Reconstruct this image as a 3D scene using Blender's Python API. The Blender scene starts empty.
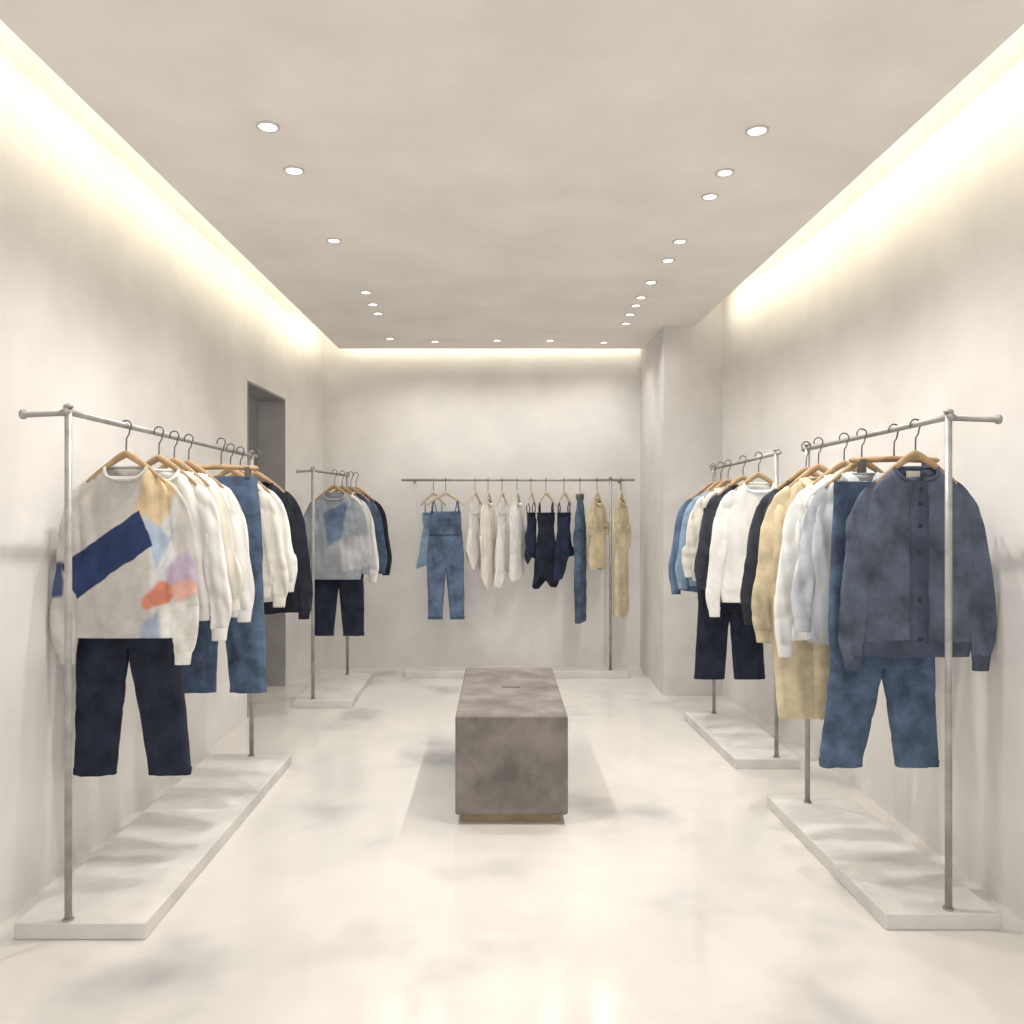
import bpy, math, random
from mathutils import Vector, noise
random.seed(4)
sc = bpy.context.scene
try:
    sc.view_settings.view_transform = 'Standard'
    sc.view_settings.look = 'None'
except Exception as e:
    print(e)
COL = sc.collection

# ------------------------------------------------------------------ materials
def lin(c):
    c = c / 255.0
    return c / 12.92 if c <= 0.04045 else ((c + 0.055) / 1.055) ** 2.4
def rgb(t, k=1.0):
    return (min(1, lin(t[0]) * k), min(1, lin(t[1]) * k), min(1, lin(t[2]) * k), 1)

MATS = {}
def mat(name, col, rough=0.9, metal=0.0, mott=0.12, scale=3.0, bump=0.0, bscale=200, col2=None, patches=None, rlo=None, detail=6, lo=0.34, hi=0.66, blotch=None, ior=None):
    if name in MATS: return MATS[name]
    m = bpy.data.materials.new(name); m.use_nodes = True
    nt = m.node_tree; N = nt.nodes; L = nt.links
    b = N['Principled BSDF']
    b.inputs['Roughness'].default_value = rough
    b.inputs['Metallic'].default_value = metal
    if ior: b.inputs['IOR'].default_value = ior
    tc = N.new('ShaderNodeTexCoord')
    mp = N.new('ShaderNodeMapping'); mp.inputs['Location'].default_value = (len(MATS) * 3.7, len(MATS) * 1.3, 0.4 * len(MATS))
    L.new(tc.outputs['Object'], mp.inputs['Vector'])
    nz = N.new('ShaderNodeTexNoise'); nz.inputs['Scale'].default_value = scale
    nz.inputs['Detail'].default_value = detail; nz.inputs['Roughness'].default_value = 0.6
    L.new(mp.outputs[0], nz.inputs['Vector'])
    rp = N.new('ShaderNodeValToRGB')
    rp.color_ramp.elements[0].position = lo; rp.color_ramp.elements[1].position = hi
    rp.color_ramp.elements[0].color = rgb(col, 1 - mott) if col2 is None else rgb(col2)
    rp.color_ramp.elements[1].color = rgb(col, 1 + mott)
    L.new(nz.outputs['Fac'], rp.inputs['Fac'])
    out = rp.outputs['Color']
    if blotch:
        sc_, c_, l_, h_ = blotch
        sn = N.new('ShaderNodeTexNoise'); sn.inputs['Scale'].default_value = sc_; sn.inputs['Detail'].default_value = 3
        L.new(tc.outputs['Object'], sn.inputs['Vector'])
        mr = N.new('ShaderNodeMapRange'); mr.interpolation_type = 'SMOOTHSTEP'
        mr.inputs['From Min'].default_value = l_; mr.inputs['From Max'].default_value = h_
        L.new(sn.outputs['Fac'], mr.inputs['Value'])
        mx = N.new('ShaderNodeMix'); mx.data_type = 'RGBA'
        L.new(mr.outputs[0], mx.inputs['Factor']); L.new(out, mx.inputs['A']); mx.inputs['B'].default_value = rgb(c_)
        out = mx.outputs['Result']
    if patches:
        wob = N.new('ShaderNodeTexNoise'); wob.inputs['Scale'].default_value = 16
        L.new(tc.outputs['Object'], wob.inputs['Vector'])
        sub = N.new('ShaderNodeVectorMath'); sub.operation = 'SUBTRACT'; sub.inputs[1].default_value = (0.5, 0.5, 0.5)
        L.new(wob.outputs['Color'], sub.inputs[0])
        for poly, pc, soft in patches:
            scl = N.new('ShaderNodeVectorMath'); scl.operation = 'SCALE'; scl.inputs['Scale'].default_value = 0.012 + soft * 1.2
            L.new(sub.outputs[0], scl.inputs[0])
            add = N.new('ShaderNodeVectorMath'); add.operation = 'ADD'
            L.new(tc.outputs['Object'], add.inputs[0]); L.new(scl.outputs[0], add.inputs[1])
            cx = sum(p[0] for p in poly) / len(poly); cz = sum(p[1] for p in poly) / len(poly)
            prev = None
            for i in range(len(poly)):
                a = poly[i]; c = poly[(i + 1) % len(poly)]
                nx, nzv = -(c[1] - a[1]), (c[0] - a[0])
                ln = math.hypot(nx, nzv); nx /= ln; nzv /= ln
                if nx * (cx - a[0]) + nzv * (cz - a[1]) < 0: nx, nzv = -nx, -nzv
                d = nx * a[0] + nzv * a[1]
                dt = N.new('ShaderNodeVectorMath'); dt.operation = 'DOT_PRODUCT'
                L.new(add.outputs[0], dt.inputs[0]); dt.inputs[1].default_value = (nx, 0, nzv)
                g = N.new('ShaderNodeMapRange'); g.interpolation_type = 'SMOOTHSTEP'
                L.new(dt.outputs['Value'], g.inputs['Value'])
                g.inputs['From Min'].default_value = d - soft; g.inputs['From Max'].default_value = d + soft
                if prev is None: prev = g
                else:
                    mu = N.new('ShaderNodeMath'); mu.operation = 'MULTIPLY'
                    L.new(prev.outputs[0], mu.inputs[0]); L.new(g.outputs[0], mu.inputs[1]); prev = mu
            pr = N.new('ShaderNodeValToRGB')
            pr.color_ramp.elements[0].position = 0.3; pr.color_ramp.elements[1].position = 0.7
            pr.color_ramp.elements[0].color = rgb(pc, 0.65); pr.color_ramp.elements[1].color = rgb(pc, 1.4)
            L.new(nz.outputs['Fac'], pr.inputs['Fac'])
            mx = N.new('ShaderNodeMix'); mx.data_type = 'RGBA'
            L.new(prev.outputs[0], mx.inputs['Factor']); L.new(out, mx.inputs['A']); L.new(pr.outputs['Color'], mx.inputs['B'])
            out = mx.outputs['Result']
    L.new(out, b.inputs['Base Color'])
    if rlo is not None:
        mr = N.new('ShaderNodeMapRange'); mr.inputs['From Min'].default_value = 0.35; mr.inputs['From Max'].default_value = 0.65
        mr.inputs['To Min'].default_value = rlo; mr.inputs['To Max'].default_value = rough
        L.new(nz.outputs['Fac'], mr.inputs['Value']); L.new(mr.outputs[0], b.inputs['Roughness'])
    if bump:
        bn = N.new('ShaderNodeTexNoise'); bn.inputs['Scale'].default_value = bscale; bn.inputs['Detail'].default_value = 3
        L.new(tc.outputs['Object'], bn.inputs['Vector'])
        bp = N.new('ShaderNodeBump'); bp.inputs['Strength'].default_value = bump; bp.inputs['Distance'].default_value = 0.004
        L.new(bn.outputs['Fac'], bp.inputs['Height']); L.new(bp.outputs[0], b.inputs['Normal'])
    MATS[name] = m
    return m

def emit(name, col, s):
    m = bpy.data.materials.new(name); m.use_nodes = True
    b = m.node_tree.nodes['Principled BSDF']
    b.inputs['Base Color'].default_value = rgb(col)
    b.inputs['Emission Color'].default_value = rgb(col); b.inputs['Emission Strength'].default_value = s
    return m

WALL = mat('plaster_wall', (230, 227, 224), 0.9, mott=0.055, scale=2.4, bump=0.05, bscale=40, detail=6)
COLM = mat('plaster_column', (216, 213, 211), 0.9, mott=0.07, scale=3, bump=0.05, bscale=40, detail=4)
CEIL = mat('plaster_ceiling', (239, 234, 229), 0.95, mott=0.05, scale=2.2)
FLOOR = mat('polished_concrete_floor', (220, 217, 212), 0.24, mott=0.05, scale=1.9, rlo=0.10, detail=5, blotch=(1.5, (164, 162, 163), .50, .80), ior=1.75)  # soft grey noise blotches mixed over the base colour
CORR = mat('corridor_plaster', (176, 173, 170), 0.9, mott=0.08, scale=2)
JAMB_SHADE = mat('grey_jamb_shade', (156, 153, 152), 0.85, mott=0.12, scale=3)  # grey stands in for shade on the doorway jambs
METAL = mat('brushed_steel', (166, 164, 162), 0.45, metal=0.3, mott=0.2, scale=12)
BASEM = mat('pale_stone_base', (212, 209, 205), 0.7, mott=0.09, scale=5, bump=0.1, bscale=60)
CONC = mat('grey_taupe_concrete', (120, 114, 109), 0.85, mott=0.32, scale=6, bump=0.35, bscale=35)
WOOD = mat('oak_wood', (176, 146, 110), 0.6, mott=0.2, scale=18)
WOODL = mat('pale_birch_wood', (200, 186, 164), 0.6, mott=0.12, scale=18)
WOODP = mat('plinth_wood', (154, 134, 110), 0.6, mott=0.15, scale=12)
STEELW = mat('hook_wire', (104, 102, 100), 0.4, metal=0.6, mott=0.05)
DARK = mat('dark_slot', (40, 38, 36), 0.9)

def cloth(name, col, m=0.22, **k):
    return mat(name, col, 0.95, mott=m, scale=k.pop('scale', 9), bump=0.25, bscale=260, **k)
WHITE = cloth('white_cotton', (238, 237, 234), 0.06)
CREAM = cloth('cream_cotton', (232, 227, 216), 0.08)
DENIM = cloth('blue_denim', (76, 93, 118), 0.5)
DENIM2 = cloth('washed_denim', (94, 112, 140), 0.44)
NAVY = cloth('navy_cotton', (34, 42, 66), 0.5)
NAVYB = cloth('midnight_navy', (30, 36, 54), 0.55)
BLACK = cloth('black_wool', (36, 39, 50), 0.45)
CHAR = cloth('charcoal_wool', (58, 61, 72), 0.4)
SLATE = cloth('slate_blue_knit', (86, 95, 112), 0.45, scale=7)
SLATED = cloth('slate_blue_rib', (70, 78, 96), 0.35)
TAN = cloth('tan_cotton', (210, 195, 164), 0.22)
SKYC = cloth('light_blue_cotton', (144, 170, 194), 0.26)
PALEB = cloth('pale_blue_grey', (206, 211, 216), 0.12)
BUTTON = mat('horn_button', (34, 36, 46), 0.5)
LABELM = mat('woven_label', (226, 222, 212), 0.8, mott=0.04)

# ------------------------------------------------------------------ mesh helpers
def obj(name, verts, faces, material, parent=None, smooth=True, kind=None):
    me = bpy.data.meshes.new(name)
    me.from_pydata([tuple(v) for v in verts], [], faces)
    me.update()
    if smooth:
        me.polygons.foreach_set('use_smooth', [True] * len(me.polygons))
    me.materials.append(material)
    o = bpy.data.objects.new(name, me); COL.objects.link(o)
    if parent: o.parent = parent
    if kind: o['kind'] = kind
    return o
def empty(name, loc, label, category, yaw=0, group=None):
    e = bpy.data.objects.new(name, None); COL.objects.link(e)
    e.empty_display_size = 0.05
    e.location = loc; e.rotation_euler = (0, 0, yaw)
    e['label'] = label; e['category'] = category
    if group: e['group'] = group
    return e
FQ = [(3, 2, 1, 0), (4, 5, 6, 7), (0, 1, 5, 4), (1, 2, 6, 5), (2, 3, 7, 6), (3, 0, 4, 7)]
def boxes(name, bl, material, parent=None, kind=None, bevel=0, quads=()):
    v = []; f = []
    for (x0, x1, y0, y1, z0, z1) in bl:
        k = len(v)
        v += [(x0, y0, z0), (x1, y0, z0), (x1, y1, z0), (x0, y1, z0), (x0, y0, z1), (x1, y0, z1), (x1, y1, z1), (x0, y1, z1)]
        f += [tuple(k + i for i in q) for q in FQ]
    for quad, z0, z1 in quads:
        k = len(v)
        v += [(x, y, z0) for x, y in quad] + [(x, y, z1) for x, y in quad]
        f += [tuple(k + i for i in q) for q in FQ]
    o = obj(name, v, f, material, parent, smooth=False, kind=kind)
    if bevel:
        b = o.modifiers.new('bevel', 'BEVEL'); b.width = bevel; b.segments = 3
    return o
def prism(name, quad, z0, z1, material, parent=None, bevel=0.004):
    v = [(x, y, z0) for x, y in quad] + [(x, y, z1) for x, y in quad]
    o = obj(name, v, list(FQ), material, parent, smooth=False)
    b = o.modifiers.new('bevel', 'BEVEL'); b.width = bevel; b.segments = 2
    return o
def tubegeo(pts, r, closed=False, seg=10, flat=1.0):
    P = [Vector(p) for p in pts]; n = len(P)
    R = r if isinstance(r, (list, tuple)) else [r] * n
    v = []; f = []; prevN = None
    for i in range(n):
        if closed: T = P[(i + 1) % n] - P[i - 1]
        else: T = P[min(i + 1, n - 1)] - P[max(i - 1, 0)]
        T.normalize()
        if prevN is None:
            a = Vector((0, 1, 0)) if abs(T.y) < 0.9 else Vector((1, 0, 0))
            Nn = (a - T * a.dot(T)).normalized()
        else:
            Nn = (prevN - T * prevN.dot(T)).normalized()
        prevN = Nn; B = T.cross(Nn)
        for j in range(seg):
            t = 2 * math.pi * j / seg
            v.append(P[i] + Nn * (R[i] * flat * math.cos(t)) + B * (R[i] * math.sin(t)))
    m = n if closed else n - 1
    for i in range(m):
        for j in range(seg):
            a = i * seg + j; b = i * seg + (j + 1) % seg
            c = ((i + 1) % n) * seg + (j + 1) % seg; d = ((i + 1) % n) * seg + j
            f.append((a, b, c, d))
    if not closed:
        f.append(tuple(range(seg))[::-1]); f.append(tuple((n - 1) * seg + j for j in range(seg)))
    return v, f
def tube(name, pts, r, material, parent=None, closed=False, seg=10, flat=1.0):
    v, f = tubegeo(pts, r, closed, seg, flat)
    return obj(name, v, f, material, parent)
def multi(name, geos, material, parent=None, smooth=True):
    V = []; F = []
    for v, f in geos:
        k = len(V); V += list(v); F += [tuple(i + k for i in q) for q in f]
    return obj(name, V, F, material, parent, smooth)

def catm(secs, per=5):
    n = len(secs); out = []
    for i in range(n - 1):
        p0 = secs[max(i - 1, 0)]; p1 = secs[i]; p2 = secs[i + 1]; p3 = secs[min(i + 2, n - 1)]
        for k in range(per):
            t = k / per
            out.append([0.5 * (2 * b + (c - a) * t + (2 * a - 5 * b + 4 * c - d) * t * t + (-a + 3 * b - 3 * c + d) * t ** 3)
                        for a, b, c, d in zip(p0, p1, p2, p3)])
    out.append(list(secs[-1]))
    return out
def ridge(q):
    return min(1.0, abs(q) * 3.2) * 0.65 - 0.30
def loftgeo(secs, n=40, per=5, amp=0.006, seed=0.0, flat=True, p=0.85, fold=1.0, topfade=True, hem=0.0, uk=0.3):
    S = catm(secs, per); m = len(S); v = []; f = []
    for i, s in enumerate(S):
        x, y, z, ru, rv, dip = s
        if flat: U = Vector((1, 0, 0))
        else:
            a = S[max(i - 1, 0)]; b = S[min(i + 1, m - 1)]
            T = Vector((b[0] - a[0], 0, b[2] - a[2])).normalized()
            U = Vector((-T.z, 0, T.x))
            if U.x < 0: U = -U
        fade = 1.0
        if topfade: fade = min(1.0, (m - 1 - i) / (m * 0.25) + 0.12)
        hf = max(0.0, 1 - i / (m * 0.2)) * hem
        for j in range(n):
            t = 2 * math.pi * j / n
            c, sn = math.cos(t), math.sin(t)
            cc = math.copysign(abs(c) ** p, c); ss = math.copysign(abs(sn) ** p, sn)
            P = Vector((x, y, z)) + U * (ru * cc) + Vector((0, 1, 0)) * (rv * ss)
            P.z -= dip * max(0, -sn)
            nu = cc * rv; nv = ss * ru
            ln = math.hypot(nu, nv) or 1
            nrm = U * (nu / ln * uk) + Vector((0, nv / ln, 0))
            q = noise.noise(Vector((P.x * 7 + seed, P.y * 6 + seed * 2, P.z * 4)))
            q2 = noise.noise(Vector((P.x * 30 + P.z * 4 + seed * 3, P.y * 10 + 5, P.z * 2.2 + seed)))
            q3 = ridge(noise.noise(Vector((P.x * 9 + P.z * 6 + seed, seed, P.z * 6 - P.x * 5))))
            d = amp * fade * (1.0 * q + fold * 1.9 * q2 + 1.4 * q3)
            P += nrm * max(-rv * 0.6, d)
            if hf: P.z += hf * (noise.noise(Vector((P.x * 9 + seed, P.y * 14, seed))) + 0.4 * math.sin(P.x * 11 + seed))
            v.append(P)
    for i in range(m - 1):
        for j in range(n):
            f.append((i * n + j, i * n + (j + 1) % n, (i + 1) * n + (j + 1) % n, (i + 1) * n + j))
    return v, f, n, m
def disc(c, r, d=0.004, seg=12, axis='y'):
    v = []
    for k in (0, 1):
        for j in range(seg):
            t = 2 * math.pi * j / seg
            if axis == 'y': v.append((c[0] + r * math.cos(t), c[1] - k * d, c[2] + r * math.sin(t)))
            else: v.append((c[0] + r * math.cos(t), c[1] + r * math.sin(t), c[2] - k * d))
    f = [tuple(range(seg)), tuple(range(seg, 2 * seg))[::-1]] + [(j, (j + 1) % seg, seg + (j + 1) % seg, seg + j) for j in range(seg)]
    return v, f

# ------------------------------------------------------------------ camera
cam = bpy.data.cameras.new('camera'); co = bpy.data.objects.new('camera', cam); COL.objects.link(co)
co.location = (0, 0, 1.43); co.rotation_euler = (math.pi / 2, 0, 0)
cam.sensor_width = 36; cam.lens = 28.125; cam.shift_x = 12 / 1024; cam.shift_y = -7 / 1024
cam.clip_start = 0.05
sc.camera = co

# ------------------------------------------------------------------ room
S = 'structure'
WL, WR = -1.70, 1.80
boxes('floor', [(-3.4, 2.0, -1.5, 7.2, -0.1, 0)], FLOOR, kind=S)
boxes('wall_left', [(-1.90, WL, -1.5, 5.38, 0, 2.97), (-1.90, WL, 5.38, 6.33, 2.27, 2.97)], WALL, kind=S,
      quads=[([(-1.90, 6.33), (WL, 6.33), (-1.545, 7.0), (-1.90, 7.0)], 0, 2.97)])
boxes('wall_right', [(WR, 2.0, -1.5, 4.7, 0, 2.97)], WALL, kind=S,
      quads=[([(WR, 4.7), (2.0, 4.7), (2.0, 7.0), (1.665, 6.05)], 0, 2.97)])
boxes('wall_back', [(-1.90, 2.0, 7.0, 7.2, 0, 2.97)], WALL, kind=S)
boxes('wall_column', [(1.226, 1.68, 6.0, 7.0, 0, 2.97)], COLM, kind=S)
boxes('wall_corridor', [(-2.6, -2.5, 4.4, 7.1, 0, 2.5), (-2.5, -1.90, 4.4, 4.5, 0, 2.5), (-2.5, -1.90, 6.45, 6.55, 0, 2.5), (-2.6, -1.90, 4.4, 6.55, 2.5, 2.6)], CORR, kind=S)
boxes('jamb_shade_sheets', [(-1.91, -1.697, 6.315, 6.33, 0, 2.27), (-1.91, -1.697, 5.38, 5.395, 0, 2.27), (-1.91, -1.697, 5.395, 6.315, 2.255, 2.27)], JAMB_SHADE, kind=S)  # added thin sheets, shade of the doorway recess painted in grey
boxes('ceiling', [(-1.38, 1.46, -1.5, 6.86, 2.77, 2.80)], CEIL, kind=S)
boxes('ceiling_slab', [(-1.90, 2.0, -1.5, 7.2, 2.97, 3.07)], WALL, kind=S)

def area(name, loc, rot, sx, sy, e, col=(1, 0.93, 0.70)):
    l = bpy.data.lights.new(name, 'AREA'); l.shape = 'RECTANGLE'; l.size = sx; l.size_y = sy; l.energy = e; l.color = col
    o = bpy.data.objects.new(name, l); COL.objects.link(o); o.location = loc; o.rotation_euler = rot
    return o
area('cove_light_left', (-1.395, 2.75, 2.835), (0, math.radians(114), 0), 0.05, 8.2, 17)
area('cove_light_right', (1.475, 2.2, 2.835), (0, math.radians(-114), 0), 0.05, 7.2, 17)
area('cove_light_rear', (-0.05, 6.875, 2.84), (math.radians(110), 0, 0), 2.6, 0.05, 5)
cl = bpy.data.lights.new('corridor_fill', 'POINT'); cl.energy = 8; cl.shadow_soft_size = 0.1; cl.color = (1, .97, .93)  # added fill to lighten the corridor, no fitting there
clo = bpy.data.objects.new('corridor_fill', cl); COL.objects.link(clo); clo.location = (-2.2, 4.9, 2.3)

DL = [(268, 126), (294, 170), (334, 240), (366, 292), (373, 304), (378, 313),
      (757, 130), (725, 172), (710, 196), (680, 241), (668, 260), (651, 282), (641, 297), (636, 305), (630, 314), (626, 323),
      (390, 338), (435, 341), (497, 340), (550, 340), (604, 342)]
LENS = emit('lamp_lens', (255, 250, 238), 5)
TRIM = mat('lamp_trim', (206, 202, 196), 0.6, mott=0.02)
for i, (px, py) in enumerate(DL):
    s = (505 - py) / 1.34; x = (px - 500) / s; y = 800 / s
    y = min(y, 6.78)
    r = 0.036 if i < 2 or i == 6 else .032
    e = empty('recessed_downlight', (x, y, 2.77), 'small round white recessed spotlight glowing in the ceiling', 'ceiling light', group='recessed downlights in the ceiling')
    ring = [(r * math.cos(t * math.pi / 12), r * math.sin(t * math.pi / 12), -0.002) for t in range(24)]
    tube('trim_ring', ring, 0.006, TRIM, e, closed=True, seg=8)
    v, f = disc((0, 0, -0.001), r * 0.9, 0.003, 20, 'z')
    obj('lens', v, f, LENS, e, smooth=False)
    l = bpy.data.lights.new('spot_lamp', 'SPOT'); l.spot_size = math.radians(140); l.spot_blend = 1.0
    l.energy = 48 if i in (0, 1, 2, 6, 7, 9, 11) else (3 if i in (3, 4, 8, 12, 13, 14) else 14)
    l.color = (1, 0.97, 0.93); l.shadow_soft_size = 0.02
    o = bpy.data.objects.new('spot_lamp', l); COL.objects.link(o); o.location = (x, y, 2.755)

w = bpy.data.worlds.new('world'); sc.world = w; w.use_nodes = True
w.node_tree.nodes['Background'].inputs[0].default_value = (1, 0.99, 0.985, 1)
w.node_tree.nodes['Background'].inputs[1].default_value = 1.8

# ------------------------------------------------------------------ bench
b = empty('display_bench', (0.052, 4.11, 0), 'grey-taupe concrete block bench on a recessed wooden plinth', 'bench')
boxes('body', [(-0.252, 0.252, -0.54, 0.54, 0.045, 0.488)], CONC, b, bevel=0.01)
boxes('plinth', [(-0.215, 0.215, -0.50, 0.50, 0.0, 0.045)], WOODP, b)
boxes('pull_slot', [(-0.04, 0.05, 0.02, 0.032, 0.486, 0.4895)], DARK, b)

# ------------------------------------------------------------------ racks
R_POST = 0.0115
def rack(p0, p1, z0, z1, quad, label, stub_x=None, posts=((0, 1)), base_h=0.055, wall_y=None):
    cx = sum(q[0] for q in quad) / 4; cy = sum(q[1] for q in quad) / 4
    e = empty('clothing_rack', (cx, cy, 0), label, 'clothing rack')
    def L(x, y, z): return (x - cx, y - cy, z)
    prism('base', [(q[0] - cx, q[1] - cy) for q in quad], 0, base_h, BASEM, e)
    a = Vector((p0[0], p0[1], z0)); c = Vector((p1[0], p1[1], z1))
    d = (c - a)
    ext = d.normalized() * 0.02
    tube('rail', [L(*(a - ext)), L(*(a + d * 0.5)), L(*(c + ext))], 0.011, METAL, e, seg=14)
    for t in posts:
        q = a + d * t
        tube('post', [L(q.x, q.y, base_h - 0.002), L(q.x, q.y, q.z + 0.016)], R_POST, METAL, e, seg=14)
        v, f = tubegeo([L(q.x, q.y, q.z + 0.014), L(q.x, q.y, q.z + 0.022), L(q.x, q.y, q.z + 0.027)], [0.016, 0.016, 0.008], seg=14)
        v2, f2 = disc(L(q.x, q.y, base_h + 0.006), 0.018, 0.008, 16, 'z')
        multi('cap', [(v, f)], METAL, e)
        multi('foot_flange', [(v2, f2)], METAL, e, smooth=False)
    if stub_x is not None:
        q = a + d * posts[0]
        sg = 1 if stub_x > q.x else -1
        tube('crossbar', [L(q.x, q.y, q.z - .002), L(stub_x - sg * 0.012, q.y, q.z - 0.008), L(stub_x - sg * 0.010, q.y, q.z - 0.008), L(stub_x, q.y, q.z - 0.008)], [0.0105, 0.0105, 0.016, 0.016], METAL, e, seg=14)
    if wall_y is not None:
        for t in (0.03, 0.97):
            q = a + d * t
            tube('wall_bracket', [L(q.x, q.y, q.z), L(q.x, wall_y - 0.018, q.z), L(q.x, wall_y - 0.012, q.z), L(q.x, wall_y, q.z)], [0.007, 0.007, 0.015, 0.015], METAL, e, seg=12)
    def at(y=None, x=None):
        t = (y - a.y) / d.y if y is not None else (x - a.x) / d.x
        return a + d * t
    return at
A = rack((-1.43, 2.65), (-1.36, 4.44), 1.738, 1.70, [(-1.6, 2.63), (-1.166, 2.63), (-1.15, 4.42), (-1.6, 4.42)],
         'brushed steel clothing rack on pale stone base holding a colour-block sweatshirt', stub_x=-1.585, posts=(0, 0.97))
B = rack((1.525, 2.72), (1.42, 3.72), 1.729, 1.69, [(1.296, 2.69), (1.684, 2.69), (1.65, 3.79), (1.264, 3.79)],
         'brushed steel clothing rack on pale stone base holding a slate cardigan', stub_x=1.70, posts=(0, 0.98))
C = rack((1.508, 4.34), (1.41, 5.30), 1.712, 1.67, [(1.273, 4.33), (1.625, 4.33), (1.60, 5.33), (1.225, 5.33)],
         'brushed steel clothing rack holding a white sweatshirt beside navy trousers', posts=(0.02, 0.98))
D = rack((-1.326, 5.66), (-1.235, 6.50), 1.677, 1.67, [(-1.458, 5.63), (-1.04, 5.63), (-1.05, 6.56), (-1.458, 6.56)],
         'brushed steel clothing rack beside the doorway holding a grey-blue sweatshirt', stub_x=-1.44, posts=(0.01, 0.98))
E = rack((-0.80, 6.66), (1.10, 6.66), 1.638, 1.638, [(-0.79, 6.60), (1.056, 6.60), (1.056, 6.84), (-0.79, 6.84)],
         'thin steel clothing rail on a low pale base by the wall', posts=(0.905,), wall_y=7.0)

# ------------------------------------------------------------------ hangers
HG = 'hangers on the clothing rails'
def hookgeo(yaw=0.0, stem=-0.11):
    pts = []
    R = 0.019
    for k in range(0, 14):
        a = math.radians(205 - k * 19)
        pts.append((R * math.cos(a), 0, R * math.sin(a) + 0.0))
    pts += [(0.010, 0, -0.034), (0.001, 0, -0.048), (0, 0, -0.07), (0, 0, stem)]
    c, s = math.cos(yaw), math.sin(yaw)
    pts = [(p[0] * c, p[0] * s, p[2]) for p in pts]
    return tubegeo(pts, 0.003, seg=8)
def hanger(p, yaw=0, hookyaw=0, w=0.2, wood=WOOD, kind='arms', lab='curved wooden clothes hanger with a steel hook'):
    e = empty('clothes_hanger', p, lab, 'hanger', yaw, HG)
    v, f = hookgeo(hookyaw - yaw)
    obj('hook', v, f, STEELW, e)
    if kind == 'arms':
        pts = []; rs = []
        for k in range(-10, 11):
            t = k / 10
            z = -0.106 - 0.108 * abs(t) ** 1.15
            pts.append((w * t, -0.006 * t * t, z)); rs.append(0.015 - 0.008 * abs(t))
        rs[0] = rs[-1] = 0.004
        tube('hanger_arm', pts, rs, wood, e, seg=12, flat=0.6)
    else:
        tube('hanger_arm', [(-w, 0, -0.118), (-w + 0.01, 0, -0.118), (0, 0, -0.112), (w - 0.01, 0, -0.118), (w, 0, -0.118)], [0.006, 0.011, 0.012, 0.011, 0.006], wood, e, seg=12)
        for sx in (-1, 1):
            x = sx * w * 0.72
            boxes('clip', [(x - 0.012, x + 0.012, -0.016, 0.016, -0.165, -0.112)], STEELW, e, bevel=0.003)
    return e

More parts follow.
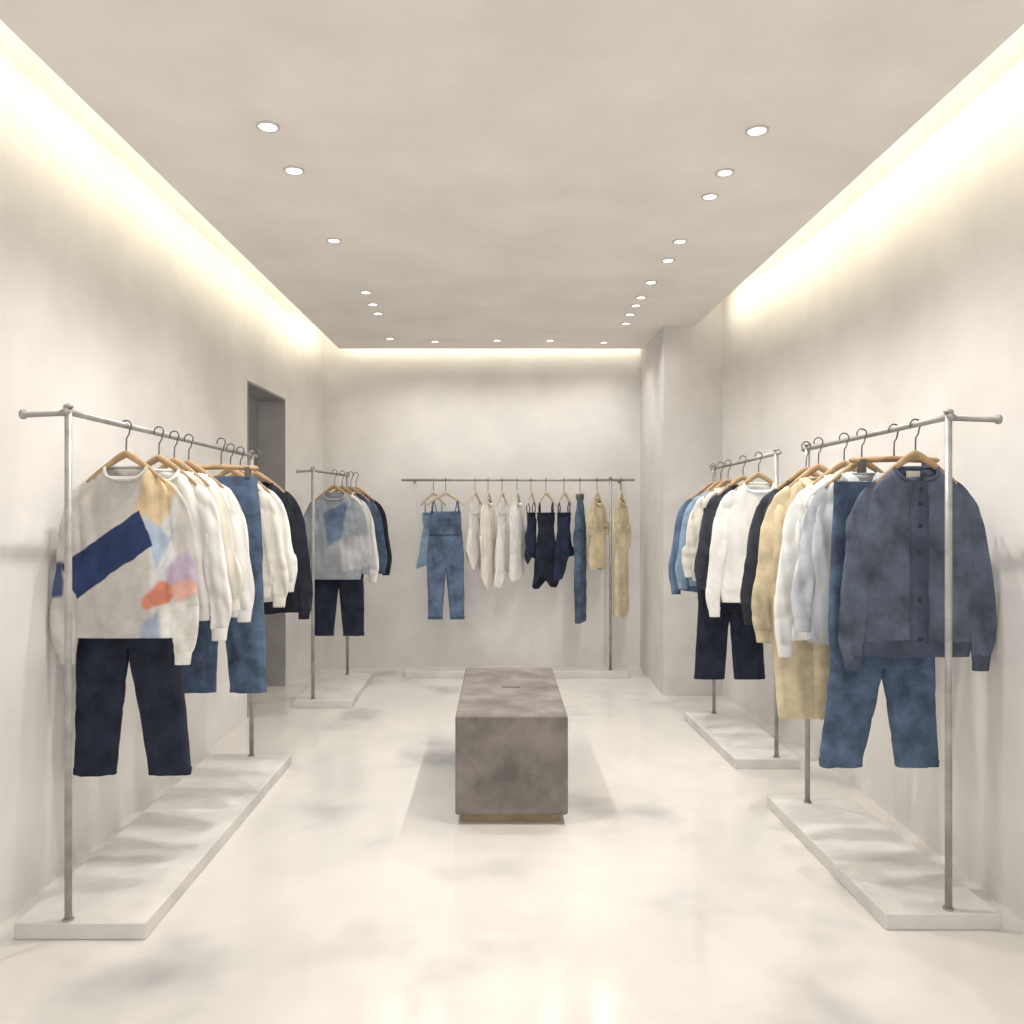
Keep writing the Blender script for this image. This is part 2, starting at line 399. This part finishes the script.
# ------------------------------------------------------------------ garments
def top(name, p, label, cat, body, H=0.82, W=1.0, yaw=0, sl=None, slm=None, trim=None, style='crew', seed=None, hookyaw=0, sleeves=True,
        thick=0.55, slx=.92, wood=WOOD, hang=True, puff=1.0, neck=1.0, flarek=1.0, bmat=None, hem=0.02):
    if seed is None: seed = random.uniform(0, 50)
    if sl is None: sl = H + 0.03
    if trim is None: trim = body
    if slm is None: slm = body
    ak = 1.0 if W > .75 else .6
    if hang: hanger(p, yaw, hookyaw, w=0.150 * W if style != 'cami' else .17 * W, wood=wood)
    e = empty(name, (p[0], p[1], p[2]), label, cat, yaw)
    k = thick
    if style == 'cami':
        secs = [(0, 0, -H, .235 * W * flarek, .052 * k, 0), (0, 0, -H + .08, .205 * W * flarek, .05 * k, 0), (0, 0, -H * .66, .165 * W, .042 * k, 0), (0, 0, -.40, .142 * W, .034 * k, 0), (0, 0, -.33, .155 * W, .03 * k, .0), (0, 0, -.275, .150 * W, .022 * k, .04)]
        v, f, n, m = loftgeo(secs, n=60, per=7, amp=.009, seed=seed, hem=hem * 1.8, uk=.4)
        obj('body', v, f, body, e)
        ringp = [v[(m - 1) * n + j] for j in range(n)]
        tube('neckline_edge', ringp, 0.005, trim, e, closed=True, seg=8)
        for sx in (-1, 1):
            x = sx * .11 * W
            tube('shoulder_strap', [(x, -.02 * k, -.295), (x * 1.02, -.016, -.23), (x, 0, -.185), (x * 1.02, .016, -.22), (x, .02 * k, -.285)], .006, trim, e, seg=8, flat=.5)
        return e
    rib = 0.055 if style in ('crew', 'cardigan') else 0.0
    zb = -H + rib
    flare = 1.0 if rib else 1.05 * flarek
    secs = [(0, 0, zb, .206 * W * flare, .046 * k, 0), (0, 0, zb + .05, .212 * W * flare, .052 * k, 0), (0, 0, -H * 0.62, .206 * W, .052 * k, 0), (0, 0, -.42, .200 * W, .048 * k, 0),
            (0, 0, -.32, .192 * W, .042 * k, 0), (0, 0, -.262, .172 * W, .036 * k, 0), (0, 0, -.208, .138 * W, .034 * k, 0.004), (0, 0, -.174, .104 * W, .038 * k, .018),
            (0, 0, -.156, .080 * W * neck, .031, .050)]
    v, f, n, m = loftgeo(secs, n=68, per=6, amp=.0085 * ak, seed=seed, hem=0 if rib else hem, p=.66)
    obj('body', v, f, body, e)
    ringp = [v[(m - 1) * n + j] for j in range(n)]
    if style in ('crew', 'cardigan', 'jacket', 'plain'):
        tube('collar', ringp, 0.007 * (1 if ak == 1 else .7), trim, e, closed=True, seg=8)
    if rib:
        s2 = [(0, 0, -H, .198 * W, .040 * k, 0), (0, 0, -H + .03, .202 * W, .044 * k, 0), (0, 0, zb + 0.006, .207 * W, .047 * k, 0)]
        v2, f2, _, _ = loftgeo(s2, n=60, per=3, amp=.003, seed=seed, topfade=False, p=.66)
        f2.append(tuple(range(60))[::-1])
        obj('hem_band', v2, f2, trim, e)
    if sleeves:
        for sx in (-1, 1):
            ex = (0.5 + noise.noise(Vector((seed, sx, 0)))) * 0.02
            X = slx * W
            wk = 1 if ak == 1 else .75
            path = [(.112 * W, -.212, .028 * wk), (.156 * W, -.262, .044 * wk), (.196 * W, -.36, .046 * puff), (.240 * X, -.52 if sl > .6 else -.40, .045 * puff), (.264 * X, -sl * 0.78 if sl > .6 else -sl + .10, .042 * puff),
                    (.274 * X - ex * 0.4, -sl + .11 if sl > .6 else -sl + .07, .039 * puff), (.274 * X - ex, -sl + .045, .033 * wk)]
            ss = [(sx * q[0], -0.010 if i > 2 else 0, q[1], q[2], q[2] * 0.42 * k, 0) for i, q in enumerate(path)][::-1]
            v3, f3, _, _ = loftgeo(ss, n=36, per=8, amp=.0085 * ak, seed=seed + 3 * sx + 7, flat=False, fold=0.9, topfade=False, p=0.66, uk=.4)
            obj('sleeve', v3, f3, slm, e)
            cx = sx * (.274 * X - ex)
            s4 = [(cx - sx * .002, -.010, -sl, .029 * wk, .014, 0), (cx, -.010, -sl + .03, .031 * wk, .015, 0), (cx, -.010, -sl + .052, .034 * wk, .015, 0)]
            v4, f4, _, _ = loftgeo(s4, n=24, per=3, amp=.001, seed=seed, topfade=False)
            f4.append(tuple(range(24))[::-1])
            obj('cuff', v4, f4, trim, e)
    if style in ('cardigan', 'shirt', 'jacket', 'coat'):
        j0 = 3 * n // 4
        pv = []; pf = []
        rows = list(range(m))
        for i in rows:
            c = v[i * n + j0]; a1 = v[i * n + j0 - 1]; b1 = v[i * n + (j0 + 1)]
            o3 = Vector((0, -0.0045, 0))
            pv += [c.lerp(a1, 0.8) + o3, c + o3 * 1.1, c.lerp(b1, 0.8) + o3]
        for i in range(len(rows) - 1):
            pf += [(3 * i, 3 * i + 1, 3 * i + 4, 3 * i + 3), (3 * i + 1, 3 * i + 2, 3 * i + 5, 3 * i + 4)]
        pl = obj('placket', pv, pf, trim, e)
        so = pl.modifiers.new('thickness', 'SOLIDIFY'); so.thickness = 0.004
        nb = 7
        for q in range(nb):
            i = int((m - 4) * (0.08 + 0.8 * q / (nb - 1)))
            c = v[i * n + j0]
            bv, bf = disc((c.x, c.y - 0.008, c.z), 0.008, 0.004, 12)
            obj('button', bv, bf, bmat or BUTTON, e, smooth=False)
    if style in ('shirt', 'coat'):
        for sx in (-1, 1):
            cv = [(sx * .078 * W, .026, -.143), (sx * .086 * W, .0, -.157), (sx * .070 * W, -.040, -.19), (sx * .055 * W, -.050, -.243), (sx * .004, -.044, -.207), (sx * .045 * W, -.026, -.153)]
            cf = [(0, 1, 2, 5), (5, 2, 3, 4)] if sx > 0 else [(5, 2, 1, 0), (4, 3, 2, 5)]
            cl_ = obj('collar', cv, cf, trim, e)
            so = cl_.modifiers.new('thickness', 'SOLIDIFY'); so.thickness = 0.004
            sb = cl_.modifiers.new('sub', 'SUBSURF'); sb.levels = 2; sb.render_levels = 2
        tube('collar_stand', ringp, 0.006, trim, e, closed=True, seg=8)
    if style == 'cardigan':
        boxes('neck_label', [(-.024, .024, .014, .018, -.194, -.168)], LABELM, e)
    return e

def trousers(p, label, body, L=1.05, z0=-0.15, W=1.0, yaw=0, lx=(-.13, .13), lw=.075, name='trousers', seed=None, hang=True, hookyaw=0, wood=WOOD, band=None, bib=False, k=.62, waist=.155, crotch=None):
    if seed is None: seed = random.uniform(0, 50)
    if hang: hanger(p, yaw, hookyaw, w=0.17 * W, kind='clip', wood=wood, lab='straight wooden trouser hanger with steel clips and hook')
    cat = {'trousers': 'trousers', 'jeans': 'jeans'}.get(name, 'overalls')
    e = empty(name, (p[0], p[1], p[2]), label, cat, yaw)
    zt = z0; wst = waist * W
    zc = crotch if crotch is not None else z0 - .34
    h = zt - zc
    hipw = .19 * W
    secs = [(0, 0, zc + .005, hipw * .96, .046 * k, 0), (0, 0, zc + h * .16, hipw, .050 * k, 0), (0, 0, zc + h * .4, hipw * .98, .046 * k, 0), (0, 0, zc + h * .7, (hipw + wst) * .5, .036 * k, 0), (0, 0, zt - .035, wst, .022 * k, 0)]
    v, f, n, m = loftgeo(secs, n=52, per=6, amp=.006, seed=seed, p=.7)
    f.append(tuple(range(n))[::-1])
    obj('seat', v, f, body, e)
    v, f, _, _ = loftgeo([(0, 0, zt - .045, wst * 1.01, .024 * k, 0), (0, 0, zt - .02, wst * 1.01, .022 * k, 0), (0, 0, zt, wst, .019 * k, 0)], n=48, per=3, amp=.002, seed=seed)
    obj('waistband', v, f, band or body, e)
    for lxx, sx in ((lx[0], -1), (lx[1], 1)):
        a0 = sx * hipw * .5; wt = hipw * .5
        D_ = lambda t: zc + (-L - zc) * t
        mixv = lambda a, b, t: a + (b - a) * t
        ss = [(lxx, 0, -L, lw * W, .036 * k, 0), (mixv(a0, lxx, .9), 0, D_(.9), lw * W, .040 * k, 0), (mixv(a0, lxx, .6), 0, D_(.6), mixv(wt, lw * W, .6), .044 * k, 0),
              (mixv(a0, lxx, .3), 0, D_(.3), mixv(wt, lw * W, .3), .048 * k, 0), (a0, 0, zc, wt * 1.0, .050 * k, 0), (a0 * .98, 0, zc + h * .2, wt * .95, .047 * k, 0)]
        v, f, n, m = loftgeo(ss, n=44, per=7, amp=.0065, seed=seed + sx, fold=1.1, topfade=False, p=.68, uk=.3)
        f.append(tuple(range(n))[::-1])
        obj('leg', v, f, body, e)
        v, f, _, _ = loftgeo([(lxx, 0, -L - .002, lw * 1.008 * W, .0375 * k, 0), (lxx, 0, -L + .012, lw * 1.008 * W, .038 * k, 0), (lxx, 0, -L + .022, lw * 1.008 * W, .039 * k, 0)], n=44, per=2, amp=.0065, seed=seed + sx, fold=1.1, topfade=False, p=.68, uk=.3)
        obj('leg_hem', v, f, band or body, e)
    if bib:
        bv, bf, n, m = loftgeo([(0, -.012, z0 - .03, .168 * W, .014, 0), (0, -.012, z0 + .08, .164 * W, .012, 0), (0, -.010, z0 + .16, .158 * W, .010, 0)], n=40, per=4, amp=.004, seed=seed, p=.7)
        bf.append(tuple((m - 1) * n + j for j in range(n)))
        obj('bib', bv, bf, body, e)
        boxes('bib_pocket', [(-.05, .05, -.030, -.022, z0 + .04, z0 + .11)], band or body, e, bevel=0.003)
        for sx in (-1, 1):
            tube('shoulder_strap', [(sx * .14 * W, -.02, z0 + .14), (sx * .135 * W, -.018, z0 + .20), (sx * .12 * W, 0, z0 + .262), (sx * .11 * W, .022, z0 + .21), (sx * .06 * W, .018, z0 + .0)], .008, band or body, e, seg=8, flat=.35)
    return e

def PX(l): return [((a - 124) / 265, -(b - 427) / 265) for a, b in l]
blocks = [
    (PX([(146, 470), (178, 470), (164, 548), (136, 516)]), (206, 184, 148), .010),
    (PX([(152, 540), (176, 500), (178, 650), (150, 650)]), (208, 208, 208), .010),
    (PX([(142, 514), (172, 540), (156, 572), (150, 545)]), (170, 184, 204), .008),
    (PX([(62, 566), (140, 512), (154, 546), (78, 600)]), (38, 54, 92), .003),
    (PX([(35, 568), (64, 562), (64, 598), (35, 600)]), (66, 78, 112), .01),
    (PX([(164, 572), (186, 550), (204, 578), (188, 588), (166, 588)]), (184, 170, 190), .012),
    (PX([(142, 600), (162, 580), (176, 590), (170, 604), (146, 610)]), (204, 130, 108), .010),
    (PX([(170, 586), (192, 578), (200, 592), (176, 604)]), (214, 166, 152), .014),
    (PX([(160, 608), (215, 596), (215, 700), (160, 700)]), (224, 220, 214), .012),
    (PX([(140, 625), (158, 612), (160, 645), (142, 645)]), (160, 172, 192), .014),
]
BLOCK = mat('colour_block_fleece', (194, 190, 185), 0.95, mott=0.16, scale=8, bump=0.25, bscale=260, patches=blocks)
gb = [([(-.28, -.22), (-.02, -.20), (-.10, -.50), (-.30, -.46)], (158, 168, 182), .012), ([(-.08, -.30), (.10, -.22), (.06, -.48), (-.04, -.56)], (108, 126, 154), .012), ([(.04, -.5), (.3, -.45), (.3, -.7), (.06, -.74)], (186, 188, 194), .014)]
GREYB = mat('grey_blue_panels', (160, 166, 176), 0.95, mott=0.18, scale=8, bump=0.25, bscale=260, patches=gb)

def off(v, dx=0, dy=0): return (v.x + dx, v.y + dy, v.z)

# --- rack A
top('sweatshirt', off(A(3.02), .005), 'beige colour-block sweatshirt with navy, mustard and coral panels', 'sweatshirt', BLOCK, H=.80, W=.98, sl=.90, puff=1.2, slx=.87, seed=2.3)
trousers(off(A(3.12), -.035), 'dark navy wide-leg trousers hanging below the colour-block sweatshirt', NAVYB, L=1.345, z0=-.30, lx=(-.134, .160), lw=.078, W=1.04, hang=False, seed=9, crotch=-.86)
top('sweatshirt', off(A(3.22), .035), 'plain white cotton sweatshirt behind the colour-block sweatshirt', 'sweatshirt', WHITE, H=.76, W=1.02, sl=.84, seed=5)
top('shirt', off(A(3.37), .03), 'cream button-up shirt with pointed collar on a wooden hanger', 'shirt', CREAM, H=.74, W=1.0, sl=.74, style='shirt', seed=6, bmat=WHITE)
top('shirt', off(A(3.50), .035), 'white button-up shirt with long loose sleeves', 'shirt', WHITE, H=.78, W=1.02, sl=.80, style='shirt', seed=7, bmat=WHITE)
trousers(off(A(3.66), .115), 'blue denim jeans clipped to a wooden trouser hanger', DENIM, L=1.14, z0=-.155, lx=(-.11, .125), lw=.085, name='jeans', seed=12, crotch=-.58, waist=.165)
top('sweatshirt', off(A(3.92), .06), 'off-white sweatshirt hanging beside blue jeans', 'sweatshirt', CREAM, H=.74, W=1.0, sl=.78, seed=14)
top('jacket', off(A(4.08), .05), 'white round-neck jacket between cream top and dark jacket', 'jacket', WHITE, H=.76, W=1.02, sl=.72, style='jacket', seed=15, bmat=WHITE)
top('jacket', off(A(4.26), .07), 'black wool jacket at the end of the rail', 'jacket', BLACK, H=.84, W=1.06, sl=.88, style='jacket', seed=16)

# --- rack B
top('cardigan', off(B(2.90)), 'slate-blue buttoned cardigan with ribbed cuffs and neck label', 'cardigan', SLATE, trim=SLATED, H=.84, W=.98, sl=.89, style='cardigan', seed=21, puff=1.15, slx=.90)
trousers(off(B(3.00), -.065), 'blue denim jeans with wide straight legs behind the slate cardigan', DENIM, L=1.265, z0=-.20, lx=(-.150, .135), lw=.078, name='jeans', seed=22, W=1.02, hang=False, crotch=-.90, waist=.175)
hanger(off(B(3.03)), w=.17, kind='clip', lab='straight wooden trouser hanger with steel clips and hook')
top('shirt', off(B(3.16), -.05), 'pale blue-grey loose shirt with button front', 'shirt', PALEB, H=.82, W=.98, sl=.78, style='shirt', seed=23, bmat=WHITE)
top('shirt', off(B(3.29), -.05), 'long white cotton shirt with pointed collar', 'shirt', WHITE, H=.84, W=1.02, sl=.90, style='shirt', seed=24, bmat=WHITE)
top('coat', off(B(3.44), -.08), 'long tan cotton coat with pointed collar', 'coat', TAN, H=1.18, W=1.0, sl=.86, style='coat', seed=25, flarek=.8, bmat=TAN)
top('jacket', off(B(3.59), -.06), 'charcoal wool jacket behind the tan coat', 'jacket', CHAR, H=.76, W=1.04, sl=.80, style='jacket', seed=26)
# --- rack C
top('sweatshirt', off(C(4.47), -.05), 'white cotton sweatshirt with ribbed hem', 'sweatshirt', WHITE, H=.82, W=1.03, sl=.90, seed=31)
top('sweatshirt', off(C(4.66), -.06), 'dark slate sweatshirt hanging above navy trousers', 'sweatshirt', CHAR, H=.74, W=1.0, sl=.76, seed=32)
trousers(off(C(4.785), -.09), 'dark navy cropped wide trousers under a slate sweatshirt', NAVYB, L=1.30, z0=-.28, lx=(-.12, .12), lw=.09, hang=False, seed=33, crotch=-.9)
top('shirt', off(C(4.91), -.05), 'cream shirt with soft pointed collar', 'shirt', CREAM, H=.72, W=1.0, sl=.70, style='shirt', seed=34, bmat=WHITE)
top('sweatshirt', off(C(5.03), -.05), 'light blue cotton sweatshirt', 'sweatshirt', SKYC, H=.76, W=1.0, sl=.78, seed=35)
top('jacket', off(C(5.16), -.05), 'blue denim jacket at the end of the rail', 'jacket', DENIM2, H=.80, W=1.0, sl=.82, style='jacket', seed=36)
# --- rack D
top('sweatshirt', off(D(5.98), .055), 'grey-blue panelled sweatshirt with a darker blue patch', 'sweatshirt', GREYB, H=.80, W=.98, sl=.76, seed=41)
trousers(off(D(6.06), .06), 'dark navy wide cropped trousers hanging under a grey-blue sweatshirt', NAVYB, L=1.23, z0=-.28, lx=(-.115, .115), lw=.078, hang=False, seed=42, crotch=-.84)
top('sweatshirt', off(D(6.15), .06), 'white sweatshirt behind the grey-blue one', 'sweatshirt', WHITE, H=.80, W=.98, sl=.84, seed=43)
top('jacket', off(D(6.27), .09), 'dark blue denim jacket with round neck', 'jacket', DENIM, H=.76, W=1.0, sl=.78, style='jacket', seed=44)
top('jacket', off(D(6.38), .10), 'black wool jacket at the end of the short rail', 'jacket', BLACK, H=.78, W=1.0, sl=.80, style='jacket', seed=45)

# --- rack E
def ex(px): return (px - 500) / 120.1
HP = math.pi / 2
Z = 1.638
def P(px, dy=0): return (ex(px), 6.66 + dy, Z)
top('tank_top', P(433, .05), 'light blue sleeveless top hanging behind denim overalls', 'top', SKYC, H=.72, W=.62, style='cami', sleeves=False, yaw=0, hookyaw=HP, seed=51, thick=.6, wood=WOODL)
hanger(P(446, -.04), 0, HP, w=.16, wood=WOODL, lab='pale wooden hanger holding denim overalls')
trousers(P(446, -.04), 'washed blue denim overalls with bib and shoulder straps', DENIM2, L=1.15, z0=-.42, W=.80, lx=(-.085, .095), lw=.075, name='overalls', bib=True, hang=False, seed=52, band=DENIM, k=.55, waist=.170, crotch=-.74)
def yawd(d): return math.radians(d)
backs = [
    ('camisole', 475, 48, WHITE, .66, .48, 'cami', 'short white strappy top on a slim hanger', False, 0),
    ('shirt', 488, 60, CREAM, .80, .46, 'plain', 'cream long-sleeved top on a slim hanger', True, .62),
    ('camisole', 502, 52, WHITE, .82, .44, 'cami', 'white strappy dress with uneven hem', False, .6),
    ('shirt', 517, 60, WHITE, .80, .46, 'plain', 'long white top beside navy strappy tops', True, .60),
    ('camisole', 531, 56, NAVY, .68, .40, 'cami', 'narrow navy camisole on a slim hanger', False, .66),
    ('camisole', 546, 20, NAVYB, .80, .52, 'cami', 'dark navy loose strappy top turned towards the room', False, .46),
    ('camisole', 564, 30, NAVY, .72, .44, 'cami', 'navy strappy camisole with flared hem', False, 0),
    ('shirt', 597, 36, TAN, .72, .42, 'plain', 'short tan top on a wooden hanger', True, .46),
    ('dress', 621, 44, TAN, 1.10, .38, 'plain', 'long sand-yellow dress at the end of the rail', True, .56),
]
for nm, px, yw, m_, H_, W_, st, lb, slv, sl_ in backs:
    top(nm, P(px), lb, nm, m_, H=H_, W=W_, style=st, yaw=yawd(yw), hookyaw=HP, sleeves=slv, sl=sl_ or None, seed=px * .1, thick=.5, puff=.7, wood=WOODL,
        bmat=WHITE if m_ in (WHITE, CREAM) else None, neck=1.15, hem=.09)
trousers(P(580), 'blue denim trousers hanging edge-on from a clip hanger', DENIM, L=1.18, z0=-.16, W=.55, lx=(-.05, .05), lw=.09, yaw=yawd(70), hookyaw=HP, seed=61, k=.7, wood=WOODL, crotch=-.5)
